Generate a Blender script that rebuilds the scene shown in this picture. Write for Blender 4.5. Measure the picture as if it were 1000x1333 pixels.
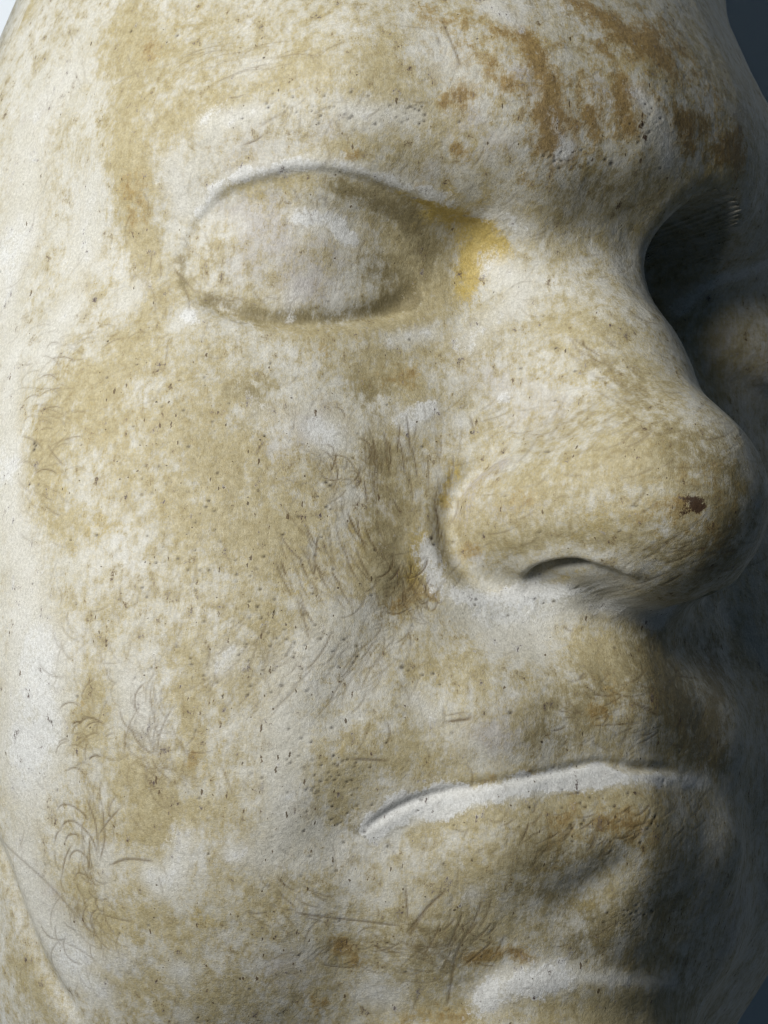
import bpy, math
import numpy as np
from math import radians, sin, cos
rng = np.random.default_rng(7)
RES = 1.0
f4 = np.float32
for o in list(bpy.data.objects): bpy.data.objects.remove(o)
scene = bpy.context.scene
col = scene.collection

# ------------------------------------------------------------------ camera
# face frame in millimetres: X to the sitter's left, Y up, Z out of the face.  World: (X, -Z, Y) / 1000
def w3(p): return (p[0]/1000.0, -p[2]/1000.0, p[1]/1000.0)
YAW, PITCH, ROLL = radians(30), radians(8), radians(3)
DIST, FOC = 300.0, 3150.0
TGT = np.array([-25.0, 0.0, 10.0])
cb = np.array([-sin(YAW)*cos(PITCH), -sin(PITCH), cos(YAW)*cos(PITCH)])
cr = np.cross([0, 1, 0], cb); cr /= np.linalg.norm(cr); cu = np.cross(cb, cr)
cr, cu = cr*cos(ROLL)+cu*sin(ROLL), -cr*sin(ROLL)+cu*cos(ROLL)
CAM = TGT+cb*DIST
from mathutils import Matrix, Vector
camd = bpy.data.cameras.new('camera'); camo = bpy.data.objects.new('camera', camd); col.objects.link(camo)
def wdir(v): return Vector((v[0], -v[2], v[1]))
M = Matrix.Identity(4)
for j, v in enumerate((cr, cu, cb)):
    vv = wdir(v)
    for i in range(3): M[i][j] = vv[i]
for i, c in enumerate(w3(CAM)): M[i][3] = c
camo.matrix_world = M
camd.sensor_fit = 'HORIZONTAL'; camd.sensor_width = 36.0; camd.lens = 36.0*FOC/1000.0
camd.clip_start = 0.01; camd.clip_end = 20
camd.dof.use_dof = True; camd.dof.focus_distance = 0.289; camd.dof.aperture_fstop = 120
scene.camera = camo
scene.cycles.filter_width = 1.1

# ------------------------------------------------------------------ light
world = bpy.data.worlds.new('World'); scene.world = world; world.use_nodes = True
bg = world.node_tree.nodes['Background']; bg.inputs[0].default_value = (0.45, 0.70, 1.0, 1); bg.inputs[1].default_value = 0.042
def area(name, az, el, dist, size, power, colr):
    # azimuth measured from the face's own axis towards the sitter's right, elevation above
    d = np.array([-sin(radians(az))*cos(radians(el)), sin(radians(el)), cos(radians(az))*cos(radians(el))])
    L = bpy.data.lights.new(name, 'AREA'); L.shape = 'RECTANGLE'; L.size, L.size_y = size; L.energy = power; L.color = colr
    o = bpy.data.objects.new(name, L); col.objects.link(o)
    p = TGT+d*dist*1000
    o.location = w3(p); o.rotation_euler = wdir(-d).to_track_quat('-Z', 'Z').to_euler()
    return o
area('window_light', 71, 20, 0.45, (0.19, 0.25), 2.85, (1.0, 0.99, 0.965))
scene.view_settings.view_transform = 'Standard'; scene.view_settings.look = 'None'
scene.view_settings.exposure = 0; scene.view_settings.gamma = 1

# ------------------------------------------------------------------ the form as a distance field (mm)
def A(*x): return np.array(x, f4)
def ell(p, c, r, rot=None):
    q = p-A(*c)
    if rot is not None: q = q@rot
    r = A(*r)
    k0 = np.sqrt(((q/r)**2).sum(-1)); k1 = np.sqrt(((q/(r*r))**2).sum(-1))
    return k0*(k0-1)/np.maximum(k1, 1e-6)
def smin(a, b, k):
    h = np.clip(.5+.5*(b-a)/k, 0, 1)
    return b*(1-h)+a*h-k*h*(1-h)
def smax(a, b, k): return -smin(-a, -b, k)
def segd(p, a, b, ra, rb):
    a, b = A(*a), A(*b); ab = b-a
    h = np.clip(((p-a)@ab)/(ab@ab), 0, 1)
    q = p-a-h[..., None]*ab
    return np.sqrt((q*q).sum(-1))-(ra+(rb-ra)*h)
def chain(p, pts, k=3.0):
    d = None
    for (a, ra), (b, rb) in zip(pts[:-1], pts[1:]):
        e = segd(p, a, b, ra, rb); d = e if d is None else smin(d, e, k)
    return d
def rotz(a):
    a = radians(a); return np.array([[cos(a), -sin(a), 0], [sin(a), cos(a), 0], [0, 0, 1]], f4)
def roty(a):
    a = radians(a); return np.array([[cos(a), 0, sin(a)], [0, 1, 0], [-sin(a), 0, cos(a)]], f4)

def sdf(p0):
    p = p0.copy(); x = p0[..., 0]
    p[..., 2] += .09*(.5*(x+np.sqrt(x*x+100.0))-5.0)+1.2      # the far half of the face falls back more
    def pair(q): m = q.copy(); m[..., 0] = np.sqrt(q[..., 0]**2+6.0)-.6; return m
    m = pair(p); m0 = pair(p0)                                # mirrored points for paired features
    d = ell(p, (0, 18, -48), (66, 112, 68))                   # skull
    d = smin(d, ell(p, (3, 92, -40), (51, 56, 50)), 10)        # unseen crown bulk, added so its shadow falls on the backdrop
    d = smin(d, ell(p, (0, 54, -30), (53.5, 41, 57)), 10)       # forehead
    d = smin(d, ell(m, (33, -14, -20), (32, 46, 34)), 16)     # cheeks
    d = smin(d, ell(p, (0, -36, -14), (40, 38, 45)), 14)      # muzzle
    d = smin(d, ell(p, (0, -68, 6), (23, 18, 24)), 14)        # chin
    d = smin(d, ell(m, (36, -50, -26), (20, 33, 26)), 14)     # jaw
    d = smin(d, chain(m, [((0, 51, 18), 9), ((14, 51, 15), 9), ((29, 51, 8.5), 9), ((45, 44, -10), 8)]), 11)   # brow
    d = smax(d, -ell(m, (29, 30, 29), (20, 11, 18)), 6)       # eye socket
    d = smax(d, -ell(p, (0, 35, 36), (13, 7, 12)), 7)       # dip at the root of the nose
    d = smin(d, ell(m, (29, 31.5, -6), (18.5, 12, 16.5)), 3.0)  # eyeball under its lid
    n = chain(p0, [((0, 41, 8), 6.5), ((0, 32, 9.5), 6.8), ((0, 20, 18.5), 9.3), ((0, 3, 32), 12)], 8)
    n = smin(n, ell(p0, (0, 2, 34), (12.5, 11, 11.5)), 5)
    n = smin(n, ell(m0, (7, 10, 10), (9, 14, 13)), 7)
    n = smin(n, ell(m0, (11, 0, 23), (7.5, 8, 12), roty(-18)), 6)   # wings
    n = smin(n, chain(m0, [((4, -9, 23), 5), ((12, -8.5, 16), 5)], 3), 3)       # sill under the nostril
    n = smin(n, chain(p0, [((0, -3, 33), 5), ((0, -7, 25), 5)], 3), 4)
    d = smin(d, n, 6)
    d = smax(d, -ell(p0, (14.8, 35.5, 17), (6.8, 9.5, 13)), 5)
    d = smin(d, ell(p0, (34, 30, -3), (15, 12, 14)), 3)       # its lid      # deep inner corner of the shadowed eye
    d = smin(d, ell(m, (28, -30, -10), (25, 36, 30)), 14)     # cheek beside the mouth
    lo = chain(m, [((0, -37.5, 27), 7.5), ((14, -39.5, 23.5), 6.5), ((26, -43, 12), 3.5)], 3)
    up = chain(m, [((0, -23, 24), 9), ((14, -26, 20.5), 8), ((27, -36, 9), 5)], 3)
    d = smin(d, up, 6)
    d = smin(d, chain(m, [((0, -47, 22), 9), ((17, -48, 15.5), 9)], 3), 7)      # under the lower lip
    d = smin(d, lo, 5.0)
    return d

def march(O, D, f, r0, iters=70, step=.85, rmax=None):
    t = np.full(O.shape[0], r0, f4); act = np.arange(O.shape[0])
    for _ in range(iters):
        P = O[act]+D[act]*t[act, None]
        s = f(P); t[act] += s*step
        act = act[np.abs(s) > .004]
        if len(act) == 0: break
    return t

# grid of rays leaving a vertical axis inside the head; dense where the mask is seen best
def spaced(knots, counts):
    out = []
    for (a, b), n in zip(zip(knots[:-1], knots[1:]), counts): out.append(np.linspace(a, b, max(2, int(n*RES)), endpoint=False))
    return np.concatenate(out+[np.array([knots[-1]])])
def axis_curves(S, T):
    """S: degrees round the axis, T: -1..1 up; ray origins and directions"""
    S, T = np.meshgrid(S, T, indexing='xy')
    aT = np.abs(T)
    yc = np.where(aT < .6, T*95, np.sign(T)*(57+ (aT-.6)*45))
    ph = np.where(aT < .6, T*25, np.sign(T)*(15+((aT-.6)/.4)**1.15*71))
    a, e = np.radians(S), np.radians(ph)
    O = np.stack([0*a, yc, 0*a-40], -1).astype(f4)
    D = np.stack([np.sin(a)*np.cos(e), np.sin(e), np.cos(a)*np.cos(e)], -1).astype(f4)
    return O, D
CS = spaced([-91, -88, 55, 91], [4, 460, 36]); CT = spaced([-1, -.62, .70, 1], [50, 510, 46])
# march with negative direction: start outside and walk in
O, D = axis_curves(CS, CT); shp = O.shape[:2]
Of = (O+D*150).reshape(-1, 3); Df = -D.reshape(-1, 3)
t = march(Of, Df, sdf, 0.0)
P = (Of+Df*t[:, None]).reshape(shp+(3,))

def up2(a, n0, n1):
    """cubic resample of a grid to n0 x n1"""
    def ax(a, n, axis):
        m = a.shape[axis]; x = np.linspace(0, m-1, n); i = np.clip(np.floor(x).astype(int), 0, m-2); fr = (x-i).astype(f4)
        g = lambda k: np.take(a, np.clip(i+k, 0, m-1), axis=axis)
        sh = [1]*a.ndim; sh[axis] = n; fr = fr.reshape(sh)
        p0, p1, p2, p3 = g(-1), g(0), g(1), g(2)
        return p1+.5*fr*(p2-p0+fr*(2*p0-5*p1+4*p2-p3+fr*(3*(p1-p2)+p3-p0)))
    return ax(ax(a, n0, 0), n1, 1)
UP = 2
P = up2(P, (shp[0]-1)*UP+1, (shp[1]-1)*UP+1).astype(f4)
NR, NC = P.shape[:2]

def pick(u, v, f=sdf):
    """surface points seen at photograph pixels, found once at build time"""
    u, v = np.asarray(u, float), np.asarray(v, float)
    d = cr*((u-500)/FOC)[:, None]+cu*((666.5-v)/FOC)[:, None]-cb
    d /= np.linalg.norm(d, axis=1)[:, None]
    Oo = np.repeat(CAM[None], len(u), 0).astype(f4); d = d.astype(f4)
    t = march(Oo, d, f, 200.0, 120, .7)
    t = np.clip(t, 0, 420)
    return Oo+d*t[:, None]
def spline(pts, step=8.0):
    p = np.array(pts, float); p = np.vstack([2*p[0]-p[1], p, 2*p[-1]-p[-2]]); out = []
    for i in range(1, len(p)-2):
        n = max(2, int(np.linalg.norm(p[i+1]-p[i])/step))
        for k in range(n):
            f = k/n; a, b, c, d = p[i-1:i+3]
            out.append(b+.5*f*(c-a+f*(2*a-5*b+4*c-d+f*(3*(b-c)+d-a))))
    out.append(p[-2]); return np.array(out)
def normals(P):
    a = np.gradient(P, axis=1); b = np.gradient(P, axis=0); n = np.cross(a, b)
    return n/np.maximum(np.linalg.norm(n, axis=-1, keepdims=True), 1e-9)
Nn = normals(P)
disp = np.zeros((NR, NC), f4)
flatP = P.reshape(-1, 3); flatN = Nn.reshape(-1, 3); flatD = disp.reshape(-1)
def feature(px, amp, w, prof='g', w2=None, mirror=False, taper=.18):
    q = spline(px); L = pick(q[:, 0], q[:, 1])
    reach = 2.6*(w2 or w)
    for sgn in ((1, -1) if mirror else (1,)):
        Q = L*A(sgn, 1, 1)
        lo, hi = Q.min(0)-reach, Q.max(0)+reach
        ix = np.nonzero(((flatP > lo) & (flatP < hi)).all(1))[0]
        if len(ix) == 0: continue
        X = flatP[ix]; best = np.full(len(ix), 1e9, f4); sd = np.zeros(len(ix), f4); par = np.zeros(len(ix), f4)
        n = len(Q)-1
        for k in range(n):
            ab = Q[k+1]-Q[k]; h = np.clip(((X-Q[k])@ab)/max(ab@ab, 1e-6), 0, 1)
            r = X-Q[k]-h[:, None]*ab; d = np.sqrt((r*r).sum(1)); m = d < best
            best[m] = d[m]; par[m] = (k+h[m])/n
            if prof == 'step':
                side = (np.cross(flatN[ix[m]], ab)*r[m]).sum(1); sd[m] = np.sign(side)*d[m]*sgn
        tp = np.clip(np.minimum(par, 1-par)/taper, 0, 1) if taper > 0 else 1.0
        tp = tp*tp*(3-2*tp) if taper > 0 else 1.0
        if prof == 'g': flatD[ix] += amp*tp*np.exp(-(best/w)**2)
        else: flatD[ix] += amp*tp*np.tanh(sd/w)*np.exp(-(best/w2)**2)
def blob(u, v, amp, w, mirror=False):
    c = pick([u], [v])[0]
    for sgn in ((1, -1) if mirror else (1,)):
        r2 = ((flatP-c*A(sgn, 1, 1))**2).sum(1); flatD[:] += amp*np.exp(-r2/(w*w))
# ---- creases and folds (a step is raised on the left of its direction of travel)
feature([(236, 345), (252, 295), (290, 252), (335, 232), (400, 219), (460, 227), (520, 250), (575, 277), (620, 305)], .22, .6, 'step', 3.5, True, taper=.06)
feature([(280, 246), (335, 222), (400, 208), (470, 217), (540, 245), (600, 272)], .22, 1.3, mirror=True)
feature([(240, 360), (265, 388), (310, 405), (370, 414), (440, 412), (510, 400), (555, 370)], -1.1, 1.4, mirror=True)
blob(610, 320, -2.2, 4.5, True)
feature([(660, 385), (600, 435), (540, 470), (470, 497), (400, 515)], -.8, 4.5, mirror=True, taper=.5)
feature([(690, 588), (640, 596), (602, 622), (584, 660), (587, 705), (612, 746), (660, 770), (700, 780)], -1.5, 1.6, mirror=True, taper=.3)
feature([(672, 764), (692, 746), (722, 733), (762, 732), (800, 742), (840, 764)], .5, .6, 'step', 2.0, True)
blob(745, 768, .8, 2.6, True)
feature([(680, 757), (705, 741), (740, 734), (775, 736)], -2.0, .7, mirror=True, taper=.3)
feature([(575, 720), (540, 765), (500, 825), (455, 900), (425, 985)], -.8, 4, mirror=True)
feature([(455, 1100), (520, 1052), (580, 1030), (650, 1018), (720, 1005), (780, 993), (840, 1000), (890, 1006)], -.35, .6, mirror=True, taper=.14)
blob(455, 1085, -1.2, 6, True)
feature([(690, 1190), (745, 1168), (790, 1140), (830, 1108), (860, 1080)], -.85, 2.7, taper=.5)
feature([(605, 1318), (650, 1278), (720, 1264), (800, 1272), (890, 1282)], -.6, 1.5, 'step', 6)
feature([(-20, 1060), (25, 1190), (60, 1270), (110, 1340)], -1.0, 1.6)

# ------------------------------------------------------------------ patina: stains, wear, scratches and pits on the plaster, some light and shade painted in
SS = np.interp(np.linspace(0, 1, NC), np.linspace(0, 1, len(CS)), CS); TT = np.interp(np.linspace(0, 1, NR), np.linspace(0, 1, len(CT)), CT)
gx = (SS*1.2).astype(f4)[None, :].repeat(NR, 0); gy = P[..., 1]          # roughly millimetres along the surface
def vnoise(x, y, scale, seed):
    n = 256; tab = np.random.default_rng(seed).random((n, n)).astype(f4)
    X, Y = x/scale+37.3, y/scale+91.7
    i, j = np.floor(X).astype(np.int32), np.floor(Y).astype(np.int32); fx, fy = X-i, Y-j
    fx = fx*fx*(3-2*fx); fy = fy*fy*(3-2*fy)
    i0, i1, j0, j1 = i % n, (i+1) % n, j % n, (j+1) % n
    return (tab[j0, i0]*(1-fx)+tab[j0, i1]*fx)*(1-fy)+(tab[j1, i0]*(1-fx)+tab[j1, i1]*fx)*fy
def fbm(scale, oct, seed, rough=.55, ax=1.0, ay=1.0, rot=0.0, warp=0.0):
    c, s_ = cos(radians(rot)), sin(radians(rot)); x, y = gx*c+gy*s_, -gx*s_+gy*c
    if warp: x = x+(vnoise(gx, gy, scale*.7, seed+50)-.5)*warp; y = y+(vnoise(gx, gy, scale*.7, seed+51)-.5)*warp
    a, tot, out = 1.0, 0.0, 0
    for k in range(oct):
        out = out+a*vnoise(x*ax, y*ay, scale/2**k, seed+k*7); tot += a; a *= rough
    return out/tot
def sstep(a, b, x):
    t = np.clip((x-a)/(b-a), 0, 1); return t*t*(3-2*t)
LOW = 4
lowP = P[::LOW, ::LOW]; lP = lowP.reshape(-1, 3)
def field(specs, bias=0.0):
    """sum of soft patches; each (points in the photograph, radius px, amount)"""
    out = np.full(len(lP), bias, f4)
    for pts, rad, amt in specs:
        q = spline(pts, 14) if len(pts) > 1 else np.array(pts, float)
        Q = pick(q[:, 0], q[:, 1]); rr = rad/10.5
        lo, hi = Q.min(0)-2.2*rr, Q.max(0)+2.2*rr
        ix = np.nonzero(((lP > lo) & (lP < hi)).all(1))[0]
        if len(ix) == 0: continue
        X = lP[ix]; best = np.full(len(ix), 1e9, f4)
        if len(Q) == 1: best = ((X-Q[0])**2).sum(1)
        for k in range(len(Q)-1):
            ab = Q[k+1]-Q[k]; h = np.clip(((X-Q[k])@ab)/max(ab@ab, 1e-6), 0, 1)
            v = X-Q[k]-h[:, None]*ab; best = np.minimum(best, (v*v).sum(1))
        out[ix] += amt*np.exp(-best/(rr*rr))
    return up2(out.reshape(lowP.shape[:2]), NR, NC).astype(f4)

tan_f = field([
    ([(165, 20), (172, 90), (160, 170), (158, 215)], 32, .75), ([(135, 60), (130, 90)], 16, .5), ([(200, 60), (260, 90)], 45, .35),
    ([(190, 130), (230, 160)], 40, .35), ([(175, 215), (172, 260), (180, 300)], 30, .9), ([(195, 320), (205, 400)], 20, .8),
    ([(15, 40), (40, 12)], 26, .6), ([(270, 40), (420, 60), (520, 50)], 60, .3), ([(215, 165), (290, 130), (390, 95)], 26, .5),
    ([(480, 100), (560, 150)], 50, .45), ([(600, 20), (660, 40)], 40, .4), ([(430, 190), (540, 200)], 22, .35),
    ([(300, 245), (420, 238), (520, 262)], 14, .55), ([(235, 370), (300, 400), (400, 412)], 18, .7), ([(540, 300), (560, 380), (500, 410)], 34, .85),
    ([(500, 280), (520, 350)], 40, .45), ([(380, 430), (460, 425)], 26, .6), ([(150, 470), (90, 520), (60, 570)], 45, .75), ([(190, 450), (280, 470)], 40, .5),
    ([(130, 560), (260, 560)], 60, .6), ([(60, 600), (50, 650), (90, 690)], 28, .75), ([(180, 640), (300, 620)], 60, .45), ([(240, 700), (330, 700)], 45, .45), ([(290, 515), (340, 510)], 26, .5),
    ([(500, 490), (540, 510)], 30, .9), ([(440, 480), (620, 440)], 26, .35), ([(500, 590), (520, 660), (500, 740)], 40, .75), ([(530, 760), (560, 740)], 34, .9),
    ([(420, 620), (440, 640)], 22, .5), ([(400, 700), (450, 760)], 40, .4), ([(380, 640), (300, 780)], 60, .3), ([(340, 820), (300, 880)], 45, .45), ([(120, 900), (110, 960)], 26, .9),
    ([(90, 780), (130, 840)], 40, .25), ([(240, 860), (245, 980)], 26, .6), ([(170, 990), (200, 1060)], 40, .8), ([(200, 1090), (280, 1060)], 40, .6), ([(115, 1040), (130, 1080)], 14, .6),
    ([(110, 1160), (140, 1210), (120, 1250)], 28, .75), ([(165, 1170), (240, 1220)], 36, .6), ([(190, 1280), (240, 1310), (310, 1290)], 40, .6), ([(300, 1150), (330, 1200)], 40, .5), ([(20, 1250), (60, 1320)], 34, .6),
    ([(30, 1060), (60, 1110)], 30, .35), ([(430, 1010), (450, 1030)], 40, .6), ([(360, 1160), (420, 1170)], 30, .45), ([(450, 1240), (400, 1320)], 50, .5), ([(520, 1230), (600, 1220)], 45, .45),
    ([(540, 1320), (600, 1330)], 40, .6), ([(570, 1140), (640, 1130)], 40, .5), ([(700, 1090), (800, 1060), (860, 1070)], 40, .75), ([(540, 1090), (620, 1060), (760, 1040)], 14, .6), ([(640, 1210), (700, 1200)], 40, .5),
    ([(800, 1160), (860, 1220), (820, 1320)], 60, .4), ([(700, 1320), (900, 1330)], 40, .45), ([(480, 1075), (560, 1030), (700, 1010)], 12, .8),
    ([(800, 850), (860, 860), (880, 930)], 60, .85), ([(700, 920), (780, 940)], 50, .5), ([(560, 860), (620, 880)], 45, .4), ([(540, 960), (600, 1000)], 40, .35), ([(480, 980), (520, 990)], 30, .4),
    ([(760, 440), (830, 470), (880, 540)], 40, .5), ([(840, 600), (920, 640), (900, 720)], 60, .65), ([(640, 650), (700, 640)], 45, .55), ([(620, 700), (720, 700), (820, 700)], 28, .55), ([(720, 560), (800, 600)], 40, .35),
    ([(640, 560), (600, 600)], 30, .4), ([(740, 290), (800, 270)], 50, .45), ([(720, 420), (640, 420)], 30, .3), ([(950, 450), (930, 500)], 60, .3),
    ([(850, 250), (940, 240)], 40, .5), ([(950, 100), (980, 200)], 50, .4), ([(800, 120), (900, 60)], 70, .25),
], .36)
white_specs = ([
    ([(30, 300), (40, 160), (90, 100)], 60, .5), ([(120, 250), (110, 330)], 34, .6), ([(10, 330), (12, 470), (5, 600)], 40, .5), ([(5, 640), (30, 760), (25, 950)], 60, .5), ([(90, 400), (60, 460)], 34, .55), ([(190, 370), (165, 395)], 22, .5), ([(245, 412)], 17, 1.2),
    ([(225, 215), (240, 270)], 26, .5), ([(265, 160), (330, 145)], 22, .6), ([(310, 95), (350, 80)], 18, .5), ([(450, 145), (540, 150)], 20, .6), ([(560, 50), (600, 100)], 36, .5), ([(640, 10), (670, 30)], 20, .7),
    ([(262, 275), (290, 240), (340, 222), (420, 212), (500, 230), (580, 260), (630, 285)], 10, .9), ([(390, 285), (430, 285), (455, 310)], 14, 1.0), ([(395, 370), (375, 400)], 20, .6), ([(650, 280), (680, 300)], 16, .8), ([(640, 345), (680, 380), (610, 440)], 26, .55), ([(560, 430), (510, 440)], 16, .6),
    ([(720, 150), (735, 200)], 16, .6), ([(830, 120), (860, 160), (870, 210)], 20, .75), ([(740, 190), (720, 210)], 14, .6), ([(950, 140), (970, 160)], 16, .5),
    ([(525, 545), (560, 530), (535, 550)], 14, 1.0), ([(600, 550)], 14, .6), ([(655, 515)], 10, .8), ([(410, 560), (430, 575)], 20, .7), ([(460, 645), (440, 650)], 18, .6), ([(330, 530), (480, 560)], 40, .3),
    ([(558, 715), (570, 755), (620, 780), (720, 768), (790, 762)], 20, .95), ([(640, 785), (740, 785), (820, 785), (860, 800)], 24, .6), ([(820, 790), (860, 800)], 26, .6), ([(600, 800), (700, 810)], 26, .4), ([(650, 840), (700, 850)], 30, .5), ([(540, 910), (560, 930)], 20, .5),
    ([(880, 540), (900, 545)], 10, .5), ([(300, 850), (285, 870)], 24, .55), ([(370, 870), (430, 830)], 40, .4), ([(160, 880), (190, 960)], 30, .55), ([(30, 1000), (40, 1150), (80, 1230)], 50, .55), ([(60, 850), (60, 960)], 45, .55), ([(130, 1290), (90, 1250), (160, 1250)], 26, .6),
    ([(200, 1140), (220, 1150), (240, 1090)], 26, .75), ([(140, 1170), (135, 1110)], 18, .5), ([(235, 1265)], 24, .7), ([(240, 1320)], 20, .6), ([(300, 1110)], 16, .5), ([(370, 950), (370, 1080), (340, 1120)], 40, .5), ([(380, 1250)], 40, .35),
    ([(490, 1080), (530, 1052), (580, 1040)], 20, 1.5), ([(580, 1042), (650, 1030), (720, 1018), (780, 1010)], 15, 1.5), ([(780, 1010), (850, 1014), (920, 1018)], 11, 1.0),
    ([(630, 1300), (670, 1280), (730, 1270)], 22, 1.0), ([(740, 1270), (880, 1280)], 10, .6), ([(480, 1290), (510, 1300)], 26, .6), ([(615, 1165)], 16, .6), ([(420, 1180)], 18, .5), ([(445, 1120)], 16, .4), ([(840, 1080)], 12, .5),
    ([(880, 400), (930, 370), (1000, 345)], 14, .9), ([(980, 830), (1000, 860)], 20, .5), ([(600, 960), (640, 1000)], 30, .35),  # far-cheek patch paints in the pale light beyond the upper lip
])
white_f = field([w_ for w_ in white_specs if w_[2] < .8]); flake_f = field([w_ for w_ in white_specs if w_[2] >= .8])
ochre_f = field([
    ([(170, 240), (178, 285)], 20, .85), ([(180, 60), (200, 70)], 20, .4), ([(760, 5), (800, 35), (840, 60)], 16, 1.0), ([(700, 80), (720, 130), (710, 180)], 18, .85), ([(600, 120), (580, 130)], 14, 1.0), ([(640, 90), (655, 105)], 12, .9), ([(640, 40), (690, 50)], 16, .8),
    ([(690, 130), (720, 150)], 16, .8), ([(780, 60), (790, 70)], 14, .7), ([(810, 110), (812, 150), (825, 165)], 14, 1.0), ([(770, 150), (775, 170)], 14, .9), ([(885, 150), (900, 190)], 16, .9), ([(940, 200), (960, 190)], 22, .9), ([(840, 40), (860, 80)], 18, .7), ([(890, 70), (900, 80)], 12, .6),
    ([(685, 235)], 14, 1.1), ([(715, 190), (730, 200)], 12, .8), ([(450, 203), (465, 201)], 7, 1.0), ([(545, 240)], 7, 1.0), ([(590, 190), (605, 200)], 9, .8), ([(730, 60), (735, 55)], 10, .5), ([(540, 20), (560, 10)], 14, .5),
    ([(615, 718)], 12, 1.0), ([(540, 760), (520, 790)], 18, .8), ([(565, 770)], 10, 1.0), ([(445, 1230), (460, 1250)], 14, 1.0), ([(410, 1310)], 18, .7), ([(610, 1250), (660, 1240), (700, 1250)], 10, .9), ([(530, 1325), (600, 1325)], 16, .6),
    ([(560, 1030), (600, 1022), (700, 1005)], 6, .8), ([(880, 830)], 22, .5), ([(780, 930), (800, 900)], 16, .5), ([(640, 650), (690, 655)], 16, .5), ([(870, 650), (930, 700)], 30, .35), ([(740, 1070), (830, 1070)], 20, .5), ([(420, 455)], 16, .5), ([(250, 990)], 14, .5), ([(110, 920)], 10, .5), ([(960, 340), (900, 380)], 8, .5),
    ([(540, 490), (500, 490)], 20, .4),
    ([(760, 10), (800, 40), (850, 70), (830, 130)], 34, .35), ([(690, 60), (720, 150), (730, 210)], 34, .35), ([(880, 160), (960, 200)], 40, .4), ([(770, 110), (800, 190)], 30, .3), ([(560, 30), (660, 60)], 36, .25), ([(850, 20), (930, 120)], 40, .25),
    ([(620, 60), (740, 110), (860, 120)], 90, .28), ([(780, 20), (900, 90), (950, 200)], 60, .25), ([(60, 560), (300, 560)], 90, .12), ([(860, 660), (940, 640)], 70, .25), ([(740, 1070), (850, 1070)], 60, .25), ([(820, 880), (880, 940)], 60, .2),
], 0.0)*.9
yellow_f = field([([(580, 272), (625, 298), (640, 320)], 27, 1.1), ([(612, 335), (612, 372)], 19, 1.0), ([(520, 250), (570, 268)], 6, .6), ([(548, 700), (540, 750)], 16, .7), ([(575, 650), (590, 610)], 7, .9), ([(640, 770), (700, 765), (750, 745)], 10, .6), ([(840, 830)], 14, .3)], 0.0)
olive_f = field([([(490, 350), (530, 380)], 30, .8), ([(430, 240), (540, 290)], 14, .8), ([(520, 265), (560, 340)], 22, .6), ([(270, 388), (340, 408), (440, 408), (540, 390)], 11, .9), ([(500, 500), (480, 510)], 26, .7), ([(495, 600), (500, 700), (510, 780)], 30, .6), ([(850, 860), (890, 930)], 55, 1.0), ([(780, 900), (720, 950)], 45, .5), ([(930, 850), (930, 980)], 34, .8),  # olive stains; the last patch here paints shade on the upper lip's far side
    ([(470, 1080), (530, 1040)], 16, .9), ([(700, 1100), (830, 1090)], 40, .55), ([(340, 505), (300, 510)], 18, .5), ([(240, 340), (238, 370)], 10, .7), ([(820, 250), (760, 240)], 40, .45), ([(700, 1170), (800, 1230)], 50, .4), ([(900, 590), (950, 640), (930, 730)], 50, .65), ([(800, 470), (860, 540)], 30, .35), ([(620, 690), (760, 700), (860, 720)], 26, .3), ([(560, 1230), (520, 1220)], 40, .4), ([(860, 1180), (900, 1300)], 50, .4)], 0.0)  # first patch paints the soft shade of the mouth corner
lilac_f = field([([(340, 300), (400, 350)], 70, .7), ([(610, 150), (590, 160)], 22, .9), ([(680, 100), (690, 110)], 18, 1.0), ([(300, 190), (420, 180)], 40, .45), ([(640, 190), (560, 210)], 30, .5), ([(830, 170), (780, 100)], 26, .5), ([(650, 665), (700, 660)], 20, .8), ([(650, 605), (615, 625), (603, 665), (612, 715)], 15, 1.2), ([(500, 640), (520, 690)], 28, .6), ([(420, 530), (350, 590)], 50, .4), ([(640, 960), (690, 950)], 36, .6), ([(380, 1260), (420, 1280)], 40, .5), ([(60, 140), (30, 160)], 20, .4), ([(620, 480), (720, 520)], 70, .4), ([(920, 420), (980, 480)], 60, .5), ([(40, 1120), (70, 1160)], 24, .4), ([(880, 1130), (960, 1200)], 60, .5)], 0.0)

n_big = fbm(9, 5, 11, .6, warp=5); n_mid = fbm(3.2, 5, 23, .62, warp=2.4); n_fine = fbm(1.1, 4, 37, .7, warp=.7)
n_str = fbm(2.2, 4, 41, .65, ax=.45, ay=1.6, rot=62, warp=1.2)        # brushed streaks
brk = .42*(n_big-.5)+.75*(n_mid-.5)+.55*(n_fine-.5)+.3*(n_str-.5)
brk = .55*(n_big-.5)+.8*(n_mid-.5)+.8*(n_fine-.5)+.5*(n_str-.5)
tan_v = tan_f-.55*white_f+1.0*brk
flake_v = flake_f+1.3*(n_mid-.5)*sstep(.1, .4, flake_f)+.6*(n_fine-.5)
white_v = white_f+.75*brk-.05
ochre_v = ochre_f+sstep(.04, .3, ochre_f)*(2.1*(fbm(3.2, 6, 71, .78, warp=3)-.5)+.9*(n_fine-.5))
yellow_v = yellow_f+.8*(n_mid-.5)+.6*(n_fine-.5)
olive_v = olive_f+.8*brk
lilac_v = lilac_f+.8*(fbm(4, 4, 81, .6, warp=3)-.5)
white_a = sstep(.42, .80, white_v); ochre_a = sstep(.4, .85, ochre_v)
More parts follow.
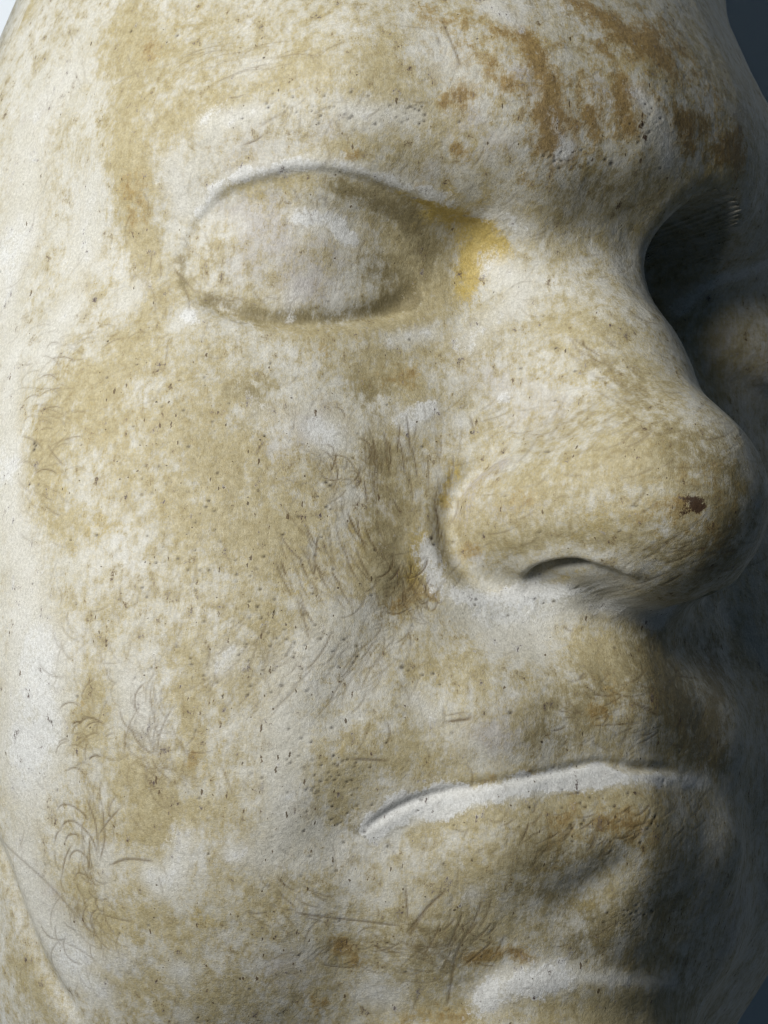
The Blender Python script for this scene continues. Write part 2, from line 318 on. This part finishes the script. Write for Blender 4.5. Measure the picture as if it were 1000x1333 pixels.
speck_v = field([([(350, 830)], 80, .8), ([(330, 870)], 70, .6), ([(440, 1015)], 36, 1.3), ([(400, 1040)], 60, .5), ([(280, 960)], 60, .4), ([(330, 1040)], 40, .7), ([(200, 600), (320, 600)], 110, .45), ([(300, 740)], 110, .6),
    ([(370, 120), (460, 150)], 36, .9), ([(530, 150)], 26, 1.2), ([(840, 130), (860, 200)], 26, 1.3), ([(730, 205), (800, 205)], 18, 1.2), ([(735, 140), (730, 180)], 12, 1.0), ([(880, 240)], 30, .9), ([(825, 285)], 26, .9), ([(830, 795), (860, 800)], 26, 1.0), ([(810, 1190), (880, 1195)], 26, 1.1), ([(700, 1080), (840, 1060)], 50, .7), ([(860, 640), (920, 660)], 60, .5),
    ([(250, 1200), (340, 1260)], 90, .6), ([(640, 1290), (760, 1280)], 40, .5), ([(500, 650), (500, 760)], 50, .5), ([(820, 905)], 80, .6), ([(520, 1130), (640, 1120)], 60, .4), ([(200, 560), (330, 700), (280, 900), (330, 1200)], 150, .3)], .14)
# ---- scratches and pits, drawn on the grid at the places where the photograph shows them
mark = np.zeros((NR, NC), f4); pit = np.zeros((NR, NC), f4)
tv = np.linspace(-.6, .7, 400); yc_ = np.where(np.abs(tv) < .6, tv*95, np.sign(tv)*(57+(np.abs(tv)-.6)*45))
ph_ = np.tan(np.radians(np.where(np.abs(tv) < .6, tv*25, np.sign(tv)*(15+(np.maximum(np.abs(tv)-.6, 0)/.4)**1.15*71))))
def to_grid(Q):
    rho = np.hypot(Q[:, 0], Q[:, 2]+40); sdeg = np.degrees(np.arctan2(Q[:, 0], Q[:, 2]+40))
    y = yc_[None]+rho[:, None]*ph_[None]
    T_ = np.array([np.interp(q, yy, tv) for q, yy in zip(Q[:, 1], y)])
    return np.interp(sdeg, SS, np.arange(NC)), np.interp(T_, TT, np.arange(NR))
def splat(dst, x, y, a, rad=.6):
    R = int(math.ceil(rad*2))
    for dx in range(-R, R+1):
        for dy in range(-R, R+1):
            ix = np.round(x).astype(int)+dx; iy = np.round(y).astype(int)+dy
            ok = (ix >= 0) & (ix < NC) & (iy >= 0) & (iy < NR)
            w_ = a*np.exp(-((ix-x)**2+(iy-y)**2)/(2*rad*rad)*1.2)
            np.maximum.at(dst, (iy[ok], ix[ok]), w_[ok])
strokes = []          # (px array, strength, radius)
def hair(u, v, ang, length, curve, strength, rad=.6):
    n = max(4, int(length/2.2)); tt = np.linspace(-.5, .5, n)
    a = np.radians(ang)+curve*tt*2
    du = np.cumsum(np.cos(a))*length/n; dv = np.cumsum(-np.sin(a))*length/n
    p = np.stack([u+du-du.mean(), v+dv-dv.mean()], 1)
    w_ = 1.35*strength*np.clip(np.minimum(tt+.5, .5-tt)*5+.15, 0, 1)*np.clip(.75+.5*rng.standard_normal(), .3, 1.2)
    strokes.append((p, np.full(n, 1.0)*w_, rad))
def cluster(u, v, su, sv, n, ang, dang, length, curve, strength=.6, rad=.55):
    for _ in range(n):
        hair(u+su*rng.standard_normal(), v+sv*rng.standard_normal(), ang+dang*rng.standard_normal(), length*rng.uniform(.5, 1.4), curve*rng.uniform(.4, 1.5), strength*rng.uniform(.4, 1), rad)
def line(pts, strength=.8, rad=.7):
    q = spline(pts, 2.0); strokes.append((q, np.full(len(q), strength)*np.clip(np.minimum(np.arange(len(q)), np.arange(len(q))[::-1])/6+.3, 0, 1), rad))
cluster(60, 545, 22, 45, 60, 15, 22, 34, -.8, .5); cluster(100, 440, 40, 22, 40, 25, 18, 34, -.6, .4); cluster(50, 650, 14, 30, 24, -45, 15, 30, .5, .5); cluster(200, 480, 90, 40, 50, 10, 18, 22, .3, .3)
cluster(205, 365, 14, 35, 30, 75, 14, 34, .3, .4); cluster(520, 600, 30, 20, 26, 92, 4, 44, .1, .75); cluster(495, 600, 16, 14, 16, 92, 3, 46, .1, .85); cluster(545, 600, 24, 26, 24, 88, 7, 34, .1, .5); cluster(450, 600, 22, 28, 26, -60, 30, 50, -1.3, .7); cluster(430, 625, 18, 14, 18, 40, 40, 26, .5, .8)
cluster(430, 735, 45, 40, 90, -66, 10, 44, .25, .65); cluster(530, 760, 18, 22, 50, 50, 18, 40, .7, .7); cluster(545, 780, 10, 14, 24, -70, 15, 30, .9, .8); cluster(575, 660, 8, 40, 22, 78, 10, 40, .3, .7); cluster(515, 830, 26, 40, 30, 80, 24, 44, .6, .6); cluster(470, 880, 26, 30, 16, 52, 10, 70, -.4, .6)
for k in range(11): line([(488+k*1.4+rng.normal(0, .6), 818-k*5.2), (500+k*1.2, 814-k*5.2)], .75, .7)
cluster(190, 960, 22, 40, 60, -75, 22, 60, .9, .55); cluster(215, 1005, 30, 22, 30, -30, 30, 46, .9, .5); cluster(110, 950, 14, 26, 34, 25, 30, 26, -.8, .7); cluster(120, 1060, 14, 60, 50, -80, 14, 50, .4, .55); cluster(120, 870, 26, 40, 40, -60, 26, 32, .6, .35); cluster(200, 830, 60, 50, 60, 60, 26, 32, .3, .3)
for pts in ([(72, 1058), (78, 1049), (92, 1049), (108, 1060), (113, 1071)], [(76, 1081), (86, 1070), (100, 1072), (118, 1090), (127, 1112)], [(82, 1101), (88, 1088), (98, 1087), (101, 1093)], [(88, 1126), (92, 1112), (101, 1108), (113, 1118), (118, 1136)], [(95, 1146), (101, 1137), (111, 1140), (116, 1150)], [(70, 1100), (73, 1086), (80, 1079)], [(80, 1140), (84, 1118), (92, 1100)], [(126, 1090), (140, 1070), (156, 1052)], [(112, 1040), (124, 1075), (128, 1110)], [(132, 1050), (136, 1090), (130, 1120)]):
    line(pts, .8, .6)
line([(140, 1128), (165, 1119), (200, 1122)], .8, .8); line([(75, 1225), (100, 1236), (125, 1252)], .5, .6); line([(130, 1190), (160, 1198), (175, 1200)], .6, .6); cluster(110, 1200, 24, 36, 50, -70, 24, 46, .8, .5); line([(0, 1095), (60, 1150), (120, 1216)], .45, 1.0)
cluster(350, 880, 60, 36, 60, 52, 14, 40, .3, .35); cluster(330, 860, 40, 22, 30, 40, 20, 30, .4, .4); cluster(480, 850, 30, 30, 18, 58, 10, 55, .3, .5)
cluster(540, 1240, 60, 16, 90, -4, 22, 40, .3, .5); cluster(610, 1220, 24, 22, 36, 55, 18, 44, .2, .6); cluster(470, 1230, 40, 14, 34, 20, 14, 50, -.5, .45); line([(385, 1188), (430, 1195), (520, 1206)], .8, .7); line([(528, 1153), (531, 1200)], .8, .7); line([(530, 1215), (558, 1180), (580, 1160)], .9, .9); line([(555, 1185), (532, 1220)], .7, .8); line([(620, 1200), (596, 1240), (582, 1310)], .7, .8); line([(575, 1215), (595, 1195)], .7); line([(520, 1200), (555, 1212)], .6); cluster(370, 1170, 26, 20, 24, -40, 22, 36, .3, .5)
line([(578, 940), (610, 936), (612, 930)], .9, .9); line([(580, 932), (608, 927)], .6, .6); line([(577, 918), (579, 938)], .6, .6); line([(456, 988), (505, 990)], .8, .9); line([(820, 912), (858, 932)], .8, .7); line([(770, 945), (832, 942)], .6, .6); line([(612, 540), (617, 560)], .8, .8); line([(608, 890), (612, 905)], .6)
cluster(770, 460, 18, 14, 14, -20, 18, 30, .3, .6); cluster(800, 480, 30, 30, 40, -38, 12, 36, .2, .4); cluster(850, 580, 60, 40, 80, 22, 16, 40, .3, .35); cluster(900, 720, 50, 22, 60, 22, 12, 44, .3, .45); cluster(700, 560, 50, 30, 60, 35, 14, 36, .3, .3); cluster(650, 640, 30, 26, 30, 30, 16, 34, .3, .3)
cluster(820, 900, 40, 40, 50, -30, 30, 30, .3, .5); cluster(790, 930, 30, 24, 40, 20, 26, 26, .3, .6); cluster(760, 1080, 60, 22, 90, 40, 18, 26, .3, .6); cluster(640, 1090, 50, 20, 40, 20, 40, 20, .3, .4); cluster(900, 1080, 30, 26, 30, 60, 20, 26, .3, .4); cluster(850, 1230, 50, 40, 40, 15, 30, 30, .3, .3)
cluster(320, 75, 50, 16, 40, 20, 8, 60, -.3, .35); cluster(430, 150, 60, 22, 40, 50, 30, 24, .3, .5); line([(575, 25), (590, 60), (600, 85)], .7, .8); line([(515, 33), (560, 38)], .4, .6); line([(568, 45), (574, 60)], .6, 1.0); line([(338, 165), (366, 148)], .5, 1.0); cluster(410, 262, 22, 8, 14, -65, 30, 20, .3, .5); cluster(250, 350, 22, 24, 30, -50, 24, 24, .3, .4); cluster(300, 390, 40, 12, 30, -20, 16, 24, .3, .4)
cluster(700, 60, 110, 50, 70, 35, 40, 26, .3, .3); cluster(740, 150, 60, 50, 60, 60, 40, 22, .3, .3); cluster(640, 300, 40, 40, 30, 40, 30, 24, .3, .25); cluster(740, 330, 60, 60, 60, 40, 24, 30, .3, .25)
for _ in range(900):                                                  # faint brush hairs everywhere
    u, v = rng.uniform(20, 960), rng.uniform(10, 1330); hair(u, v, 55+40*np.sin(u/190)+35*np.cos(v/160)+rng.normal(0, 16), rng.uniform(12, 46), rng.normal(0, .5), rng.uniform(.08, .30), .5)
cnt = [len(p) for p, _, _ in strokes]
allp = np.concatenate([p for p, _, _ in strokes]); alla = np.concatenate([a for _, a, _ in strokes]); allr = np.concatenate([np.full(n, r_) for n, (_, _, r_) in zip(cnt, strokes)])
Gx, Gy = [], []
for k in range(0, len(allp), 20000):
    Q_ = pick(allp[k:k+20000, 0], allp[k:k+20000, 1]); alla[k:k+20000][(Q_[:, 0] > 7) & (Q_[:, 1] > 22) & (Q_[:, 1] < 46)] = 0
    a_, b_ = to_grid(Q_); Gx.append(a_); Gy.append(b_)
Gx = np.concatenate(Gx); Gy = np.concatenate(Gy)
SC = max(RES*UP/2, .5)
for k0 in range(3):                                                  # fill between samples
    f = k0/3; nx = np.append(Gx[1:], Gx[-1]); ny = np.append(Gy[1:], Gy[-1])
    ok = np.hypot(nx-Gx, ny-Gy) < 9
    x_, y_ = np.where(ok, Gx+(nx-Gx)*f, Gx), np.where(ok, Gy+(ny-Gy)*f, Gy)
    for r_ in np.unique(allr):
        m_ = allr == r_; splat(mark, x_[m_], y_[m_], alla[m_], r_*.95*SC)
dots = []
def pits(u, v, su, sv, n):
    for _ in range(n): dots.append((u+su*rng.standard_normal(), v+sv*rng.standard_normal(), rng.uniform(.15, .45), rng.uniform(.5, 1)))
pits(350, 840, 60, 40, 40); pits(440, 1010, 22, 22, 30); pits(400, 1040, 60, 60, 30); pits(250, 600, 110, 90, 30); pits(300, 740, 90, 60, 30); pits(420, 145, 50, 22, 26); pits(530, 150, 20, 9, 14); pits(845, 150, 14, 34, 16); pits(760, 205, 34, 8, 14); pits(500, 900, 260, 300, 90); pits(760, 1070, 60, 24, 30); pits(820, 1190, 22, 10, 14)
for u, v, r_ in ((44, 577, .8), (44, 585, .8), (46, 580, .6), (430, 632, .6), (425, 628, .5), (563, 700, .8), (566, 708, .7), (665, 928, .6), (525, 868, .5), (797, 213, .9), (170, 40, .7), (230, 45, .7)): dots.append((u, v, r_, 1.0))
dd = np.array(dots); a_, b_ = to_grid(pick(dd[:, 0], dd[:, 1]))
for r_ in (.2, .3, .4, .6, .8):
    m_ = np.abs(dd[:, 2]-r_) <= .1
    if m_.any(): splat(pit, a_[m_], b_[m_], dd[m_, 3], (r_+.35)*SC)
crust_f = field([([(905, 655), (912, 660)], 9, 1.1), ([(893, 668)], 6, .9), ([(900, 650)], 7, .8), ([(842, 185), (838, 165)], 5, .8), ([(810, 255), (800, 275)], 6, .5)], 0.0)
crust = crust_f+sstep(.1, .4, crust_f)*1.2*(n_fine-.5)

# ---- fine relief: uneven casting skin, flakes, scratches and pits cut in
disp += .55*(fbm(14, 3, 101, .5)-.5)+.22*(fbm(4, 4, 113, .55, warp=2)-.5)+.05*(n_fine-.5)
disp += .025*sstep(.3, .9, flake_v)-.05*np.clip(mark, 0, 1)-.12*np.clip(pit, 0, 1)+.05*ochre_a*(n_fine-.3)
P = P+Nn*disp[..., None]

def inside(poly):
    """grid vertices inside a closed outline given in grid coordinates"""
    x, y = poly[:, 0], poly[:, 1]; m_ = np.zeros((NR, NC), bool)
    i0, i1, j0, j1 = max(int(x.min())-1, 0), min(int(x.max())+2, NC), max(int(y.min())-1, 0), min(int(y.max())+2, NR)
    gx_, gy_ = np.meshgrid(np.arange(i0, i1)+.001, np.arange(j0, j1)+.001); c_ = np.zeros(gx_.shape, bool)
    for k in range(len(x)):
        xa, ya, xb, yb = x[k-1], y[k-1], x[k], y[k]
        if ya == yb: continue
        c_ ^= ((ya > gy_) != (yb > gy_)) & (gx_ < (xb-xa)*(gy_-ya)/(yb-ya)+xa)
    m_[j0:j1, i0:i1] = c_; return m_
def outline(px, mirror=0, both=False):
    q = spline(px, 6); Q = pick(q[:, 0], q[:, 1]); Qm = Q*A(-1, 1, 1)
    if both: Q = np.vstack([Q, Qm[::-1]])
    elif mirror: Q = Qm
    return np.stack(to_grid(Q), 1)
region = np.zeros((NR, NC), np.int8)
region[inside(outline([(800, 315), (750, 380), (700, 450), (650, 530), (604, 618), (584, 660), (587, 705), (612, 746), (655, 768), (720, 776), (800, 786), (850, 792)], both=True))] = 1
lid = [(236, 345), (252, 295), (290, 252), (335, 232), (400, 219), (460, 227), (520, 250), (565, 285), (580, 320), (560, 365), (510, 400), (440, 412), (370, 414), (310, 405), (265, 388), (240, 365)]
region[inside(outline(lid))] = 2; region[inside(outline(lid, 1))] = 3
region[inside(outline([(840, 1000), (780, 993), (720, 1005), (650, 1018), (580, 1030), (520, 1052), (462, 1095), (540, 1110), (620, 1150), (690, 1180), (745, 1168), (800, 1150)], both=True))] = 4
Vn = normals(P).reshape(-1, 3); Vn = np.stack([Vn[:, 0], -Vn[:, 2], Vn[:, 1]], -1)
V = np.stack([P[..., 0], -P[..., 2], P[..., 1]], -1).reshape(-1, 3)/1000
idx = np.arange(NR*NC).reshape(NR, NC)
F = np.stack([idx[:-1, :-1], idx[:-1, 1:], idx[1:, 1:], idx[1:, :-1]], -1).reshape(-1, 4); Freg = region[:-1, :-1].ravel()
attrs = {'patina': (tan_v, white_v, ochre_v, yellow_v), 'patina_dark': (olive_v, lilac_v, crust, speck_v), 'marks': (mark, pit, flake_v, n_mid)}
attrs = {k: np.stack(v, -1).reshape(-1, 4).astype(f4) for k, v in attrs.items()}
mask_root = bpy.data.objects.new('plaster_mask', None); col.objects.link(mask_root); mask_root.empty_display_size = .05
mask_root['label'] = 'aged plaster face mask with closed eyes, mottled tan and ochre stains and fine scratches'; mask_root['category'] = 'mask'
pieces = []
def piece(name, faces, label=None):
    used, inv = np.unique(faces, return_inverse=True); inv = inv.reshape(-1, 4)
    me = bpy.data.meshes.new(name)
    me.vertices.add(len(used)); me.vertices.foreach_set('co', V[used].ravel().astype(f4))
    me.loops.add(inv.size); me.loops.foreach_set('vertex_index', inv.ravel().astype(np.int32))
    me.polygons.add(len(inv)); me.polygons.foreach_set('loop_start', np.arange(0, inv.size, 4, dtype=np.int32))
    me.update(calc_edges=True); me.shade_smooth()
    for k, v in attrs.items():
        at = me.attributes.new(k, 'FLOAT_COLOR', 'POINT'); at.data.foreach_set('color', v[used].ravel())
    me.normals_split_custom_set_from_vertices(Vn[used].tolist())        # one unbroken surface across the seams
    o = bpy.data.objects.new(name, me); col.objects.link(o); o.parent = mask_root
    if label: o['label'] = label
    pieces.append(me); return o
piece('face', F[Freg == 0])
piece('nose', F[Freg == 1], 'broad tan nose with a dark reddish spot near its tip')
piece('eyelid', F[Freg == 2], 'closed greyish eyelid with a white flake, beside the yellow corner stain')
piece('eyelid', F[Freg == 3], 'closed eyelid in shadow behind the bridge of the nose')
piece('lower_lip', F[Freg == 4], 'brown lower lip with a worn white upper edge')
# rim: the cut edge of the cast, folding back behind the face
loop = np.concatenate([idx[0, :], idx[1:, -1], idx[-1, -2::-1], idx[-2:0:-1, 0]]); B = V[loop]; nb = len(B); cen = np.array([0, .02, .01])
rings = [B, B+np.array([0, .008, 0]), B*np.array([.9, 1, .93])+np.array([0, .0082, 0]), B*np.array([.88, 1, .92])-np.array([0, .004, 0])]
rv = np.concatenate(rings); rf = []
for k in range(3):
    a_ = np.arange(nb)+k*nb; b_ = np.roll(np.arange(nb), -1)+k*nb; rf.append(np.stack([a_, a_+nb, b_+nb, b_], -1))
rf = np.concatenate(rf); rme = bpy.data.meshes.new('rim'); rme.from_pydata(rv.tolist(), [], rf.tolist()); rme.shade_smooth()
for k in attrs:
    at = rme.attributes.new(k, 'FLOAT_COLOR', 'POINT'); at.data.foreach_set('color', np.tile(np.array([.4, .1, 0, 0] if k == 'patina' else [0, 0, 0, .1], f4), len(rv)))
ro = bpy.data.objects.new('rim', rme); col.objects.link(ro); ro.parent = mask_root; pieces.append(rme)

mat = bpy.data.materials.new('aged_plaster'); mat.use_nodes = True
nt = mat.node_tree; N = nt.nodes; Lk = nt.links; bsdf = N['Principled BSDF']
def nd(t, **k):
    n = N.new(t)
    for a, v in k.items(): setattr(n, a, v)
    return n
def attr(name):
    a = nd('ShaderNodeAttribute', attribute_name=name); sp = nd('ShaderNodeSeparateColor'); Lk.new(a.outputs['Color'], sp.inputs[0]); return sp.outputs
tc = nd('ShaderNodeTexCoord')
def noise(scale, detail=6, rough=.6):
    n = nd('ShaderNodeTexNoise'); n.inputs['Scale'].default_value = scale; n.inputs['Detail'].default_value = detail; n.inputs['Roughness'].default_value = rough
    Lk.new(tc.outputs['Object'], n.inputs['Vector']); return n.outputs['Fac']
def ramp(fac, a, b, va=0.0, vb=1.0):
    m = nd('ShaderNodeMapRange'); m.inputs[1].default_value = a; m.inputs[2].default_value = b; m.inputs[3].default_value = va; m.inputs[4].default_value = vb
    Lk.new(fac, m.inputs[0]); return m.outputs[0]
def math_(op, a, b):
    m = nd('ShaderNodeMath', operation=op)
    for i, x in enumerate((a, b)):
        if isinstance(x, (int, float)): m.inputs[i].default_value = x
        else: Lk.new(x, m.inputs[i])
    return m.outputs[0]
def mix(fac, a, b, blend='MIX'):
    m = nd('ShaderNodeMix', data_type='RGBA', blend_type=blend)
    if isinstance(fac, (int, float)): m.inputs[0].default_value = fac
    else: Lk.new(fac, m.inputs[0])
    for i, x in ((6, a), (7, b)):
        if isinstance(x, tuple): m.inputs[i].default_value = x+(1,)
        else: Lk.new(x, m.inputs[i])
    return m.outputs[2]
pa = attr('patina'); pd = attr('patina_dark'); mk = attr('marks')
yel = nd('ShaderNodeAttribute', attribute_name='patina').outputs['Alpha']; spk = nd('ShaderNodeAttribute', attribute_name='patina_dark').outputs['Alpha']
grain = noise(3000, 4, .75); speck = noise(900, 6, .75); cloud = noise(160, 5, .6); fine = noise(520, 9, .78)
mp = nd('ShaderNodeMapping'); mp.inputs['Rotation'].default_value = (0, radians(35), 0); mp.inputs['Scale'].default_value = (1800, 900, 260); Lk.new(tc.outputs['Object'], mp.inputs['Vector'])
stn = nd('ShaderNodeTexNoise'); stn.inputs['Scale'].default_value = 1.0; stn.inputs['Detail'].default_value = 5; stn.inputs['Roughness'].default_value = .7; Lk.new(mp.outputs[0], stn.inputs['Vector']); streak = stn.outputs['Fac']
jit = math_('ADD', ramp(fine, .3, .7, -.55, .55), math_('ADD', ramp(streak, .3, .7, -.22, .22), ramp(grain, .3, .7, -.16, .16)))
def mask(v, a, b, hi, k=1.0):
    return math_('MULTIPLY', nd_smooth(math_('ADD', v, math_('MULTIPLY', jit, k)), a, b), hi)
def nd_smooth(v, a, b):
    m = nd('ShaderNodeMapRange', interpolation_type='SMOOTHSTEP'); m.inputs[1].default_value = a; m.inputs[2].default_value = b; Lk.new(v, m.inputs[0]); return m.outputs[0]
plaster = mix(ramp(cloud, .3, .7), (.56, .54, .455), (.66, .65, .595))
c = mix(mask(pd[1], .1, .9, .8, .5), plaster, (.45, .42, .405))
tanc = mix(ramp(speck, .35, .65), (.50, .44, .27), (.37, .305, .15))
c = mix(mask(pa[0], -.15, 1.15, .95, 1.3), c, tanc)
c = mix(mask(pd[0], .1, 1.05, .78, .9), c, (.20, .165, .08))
c = mix(mask(pa[2], .12, .75, .55, 1.0), c, (.41, .31, .135))
c = mix(mask(pa[2], .5, 1.25, .85, 1.3), c, mix(ramp(speck, .3, .7), (.36, .245, .085), (.21, .135, .05)))
c = mix(mask(yel, .15, .95, .9, .7), c, mix(ramp(speck, .3, .7), (.57, .45, .15), (.46, .33, .07)))
c = mix(mask(pa[1], .28, 1.0, .86, .8), c, mix(ramp(speck, .3, .7), (.75, .76, .75), (.66, .665, .64)))
c = mix(mask(mk[2], .30, .92, .88, 1.1), c, mix(ramp(speck, .3, .7), (.76, .77, .765), (.67, .675, .655)))
c = mix(mask(pd[2], .35, .85, .9, 1.4), c, (.055, .025, .016))
for sc_, th, off, cc, stretch, ang in ((620, .13, .55, (.045, .03, .018), 1, 0), (1250, .17, .9, (.10, .07, .035), 1, 0), (1000, .20, .9, (.12, .08, .04), 3.2, 35), (1300, .20, .7, (.10, .07, .035), 3.0, -30)):
    vo = nd('ShaderNodeTexVoronoi'); vo.inputs['Scale'].default_value = sc_; vo.inputs['Randomness'].default_value = 1.0
    ad = nd('ShaderNodeVectorMath', operation='MULTIPLY_ADD'); nz = nd('ShaderNodeTexNoise'); nz.inputs['Scale'].default_value = 2500; nz.inputs['Detail'].default_value = 2; Lk.new(tc.outputs['Object'], nz.inputs['Vector'])
    ad.inputs[1].default_value = (.0004, .0004, .0004); Lk.new(nz.outputs['Color'], ad.inputs[0]); Lk.new(tc.outputs['Object'], ad.inputs[2])
    ma = nd('ShaderNodeMapping'); ma.inputs['Rotation'].default_value = (0, radians(ang), 0); ma.inputs['Scale'].default_value = (1, 1, 1/stretch); Lk.new(ad.outputs[0], ma.inputs['Vector']); Lk.new(ma.outputs[0], vo.inputs['Vector'])
    sp = nd('ShaderNodeSeparateColor'); Lk.new(vo.outputs['Color'], sp.inputs[0])
    keep = math_('LESS_THAN', sp.outputs[0], math_('MULTIPLY', math_('SUBTRACT', spk, .04), off*.55))
    size = math_('MULTIPLY', sp.outputs[1], th); dot = ramp(math_('SUBTRACT', size, vo.outputs['Distance']), -.01, .05)
    c = mix(math_('MULTIPLY', math_('MULTIPLY', keep, dot), .85), c, cc)
c = mix(math_('MULTIPLY', mk[0], ramp(grain, .3, .6, .6, 1.0)), c, (.13, .088, .04))
c = mix(math_('MULTIPLY', mk[1], .95), c, (.03, .02, .012))
c = mix(.7, c, mix(ramp(grain, .3, .7), (.55, .54, .52), (1.1, 1.1, 1.1)), 'MULTIPLY')
Lk.new(c, bsdf.inputs['Base Color'])
Lk.new(ramp(speck, .3, .7, .42, .68), bsdf.inputs['Roughness']); bsdf.inputs['Specular IOR Level'].default_value = .35
bh = math_('ADD', math_('MULTIPLY', grain, .6), speck)
bmp = nd('ShaderNodeBump'); bmp.inputs['Strength'].default_value = .6; bmp.inputs['Distance'].default_value = .00018
Lk.new(bh, bmp.inputs['Height']); Lk.new(bmp.outputs[0], bsdf.inputs['Normal'])
for me in pieces: me.materials.append(mat)

# ------------------------------------------------------------------ white board behind the mask, turned to the window
wm = bpy.data.meshes.new('backdrop')
bn = np.array([-.5, 0, .866]); bt = np.array([.866, 0, .5]); c0 = bn*-76.0
wm.from_pydata([w3(c0+bt*i+np.array([0, j*320, 0])) for i, j in ((-420, -1), (190, -1), (190, 1), (-420, 1))], [], [(0, 1, 2, 3)])
wo = bpy.data.objects.new('backdrop', wm); col.objects.link(wo); wo['kind'] = 'structure'; wo['label'] = 'plain white board standing behind the plaster mask'
wmat = bpy.data.materials.new('white_board'); wmat.use_nodes = True
wmat.node_tree.nodes['Principled BSDF'].inputs['Base Color'].default_value = (.74, .80, .86, 1); wmat.node_tree.nodes['Principled BSDF'].inputs['Roughness'].default_value = .8
wm.materials.append(wmat)
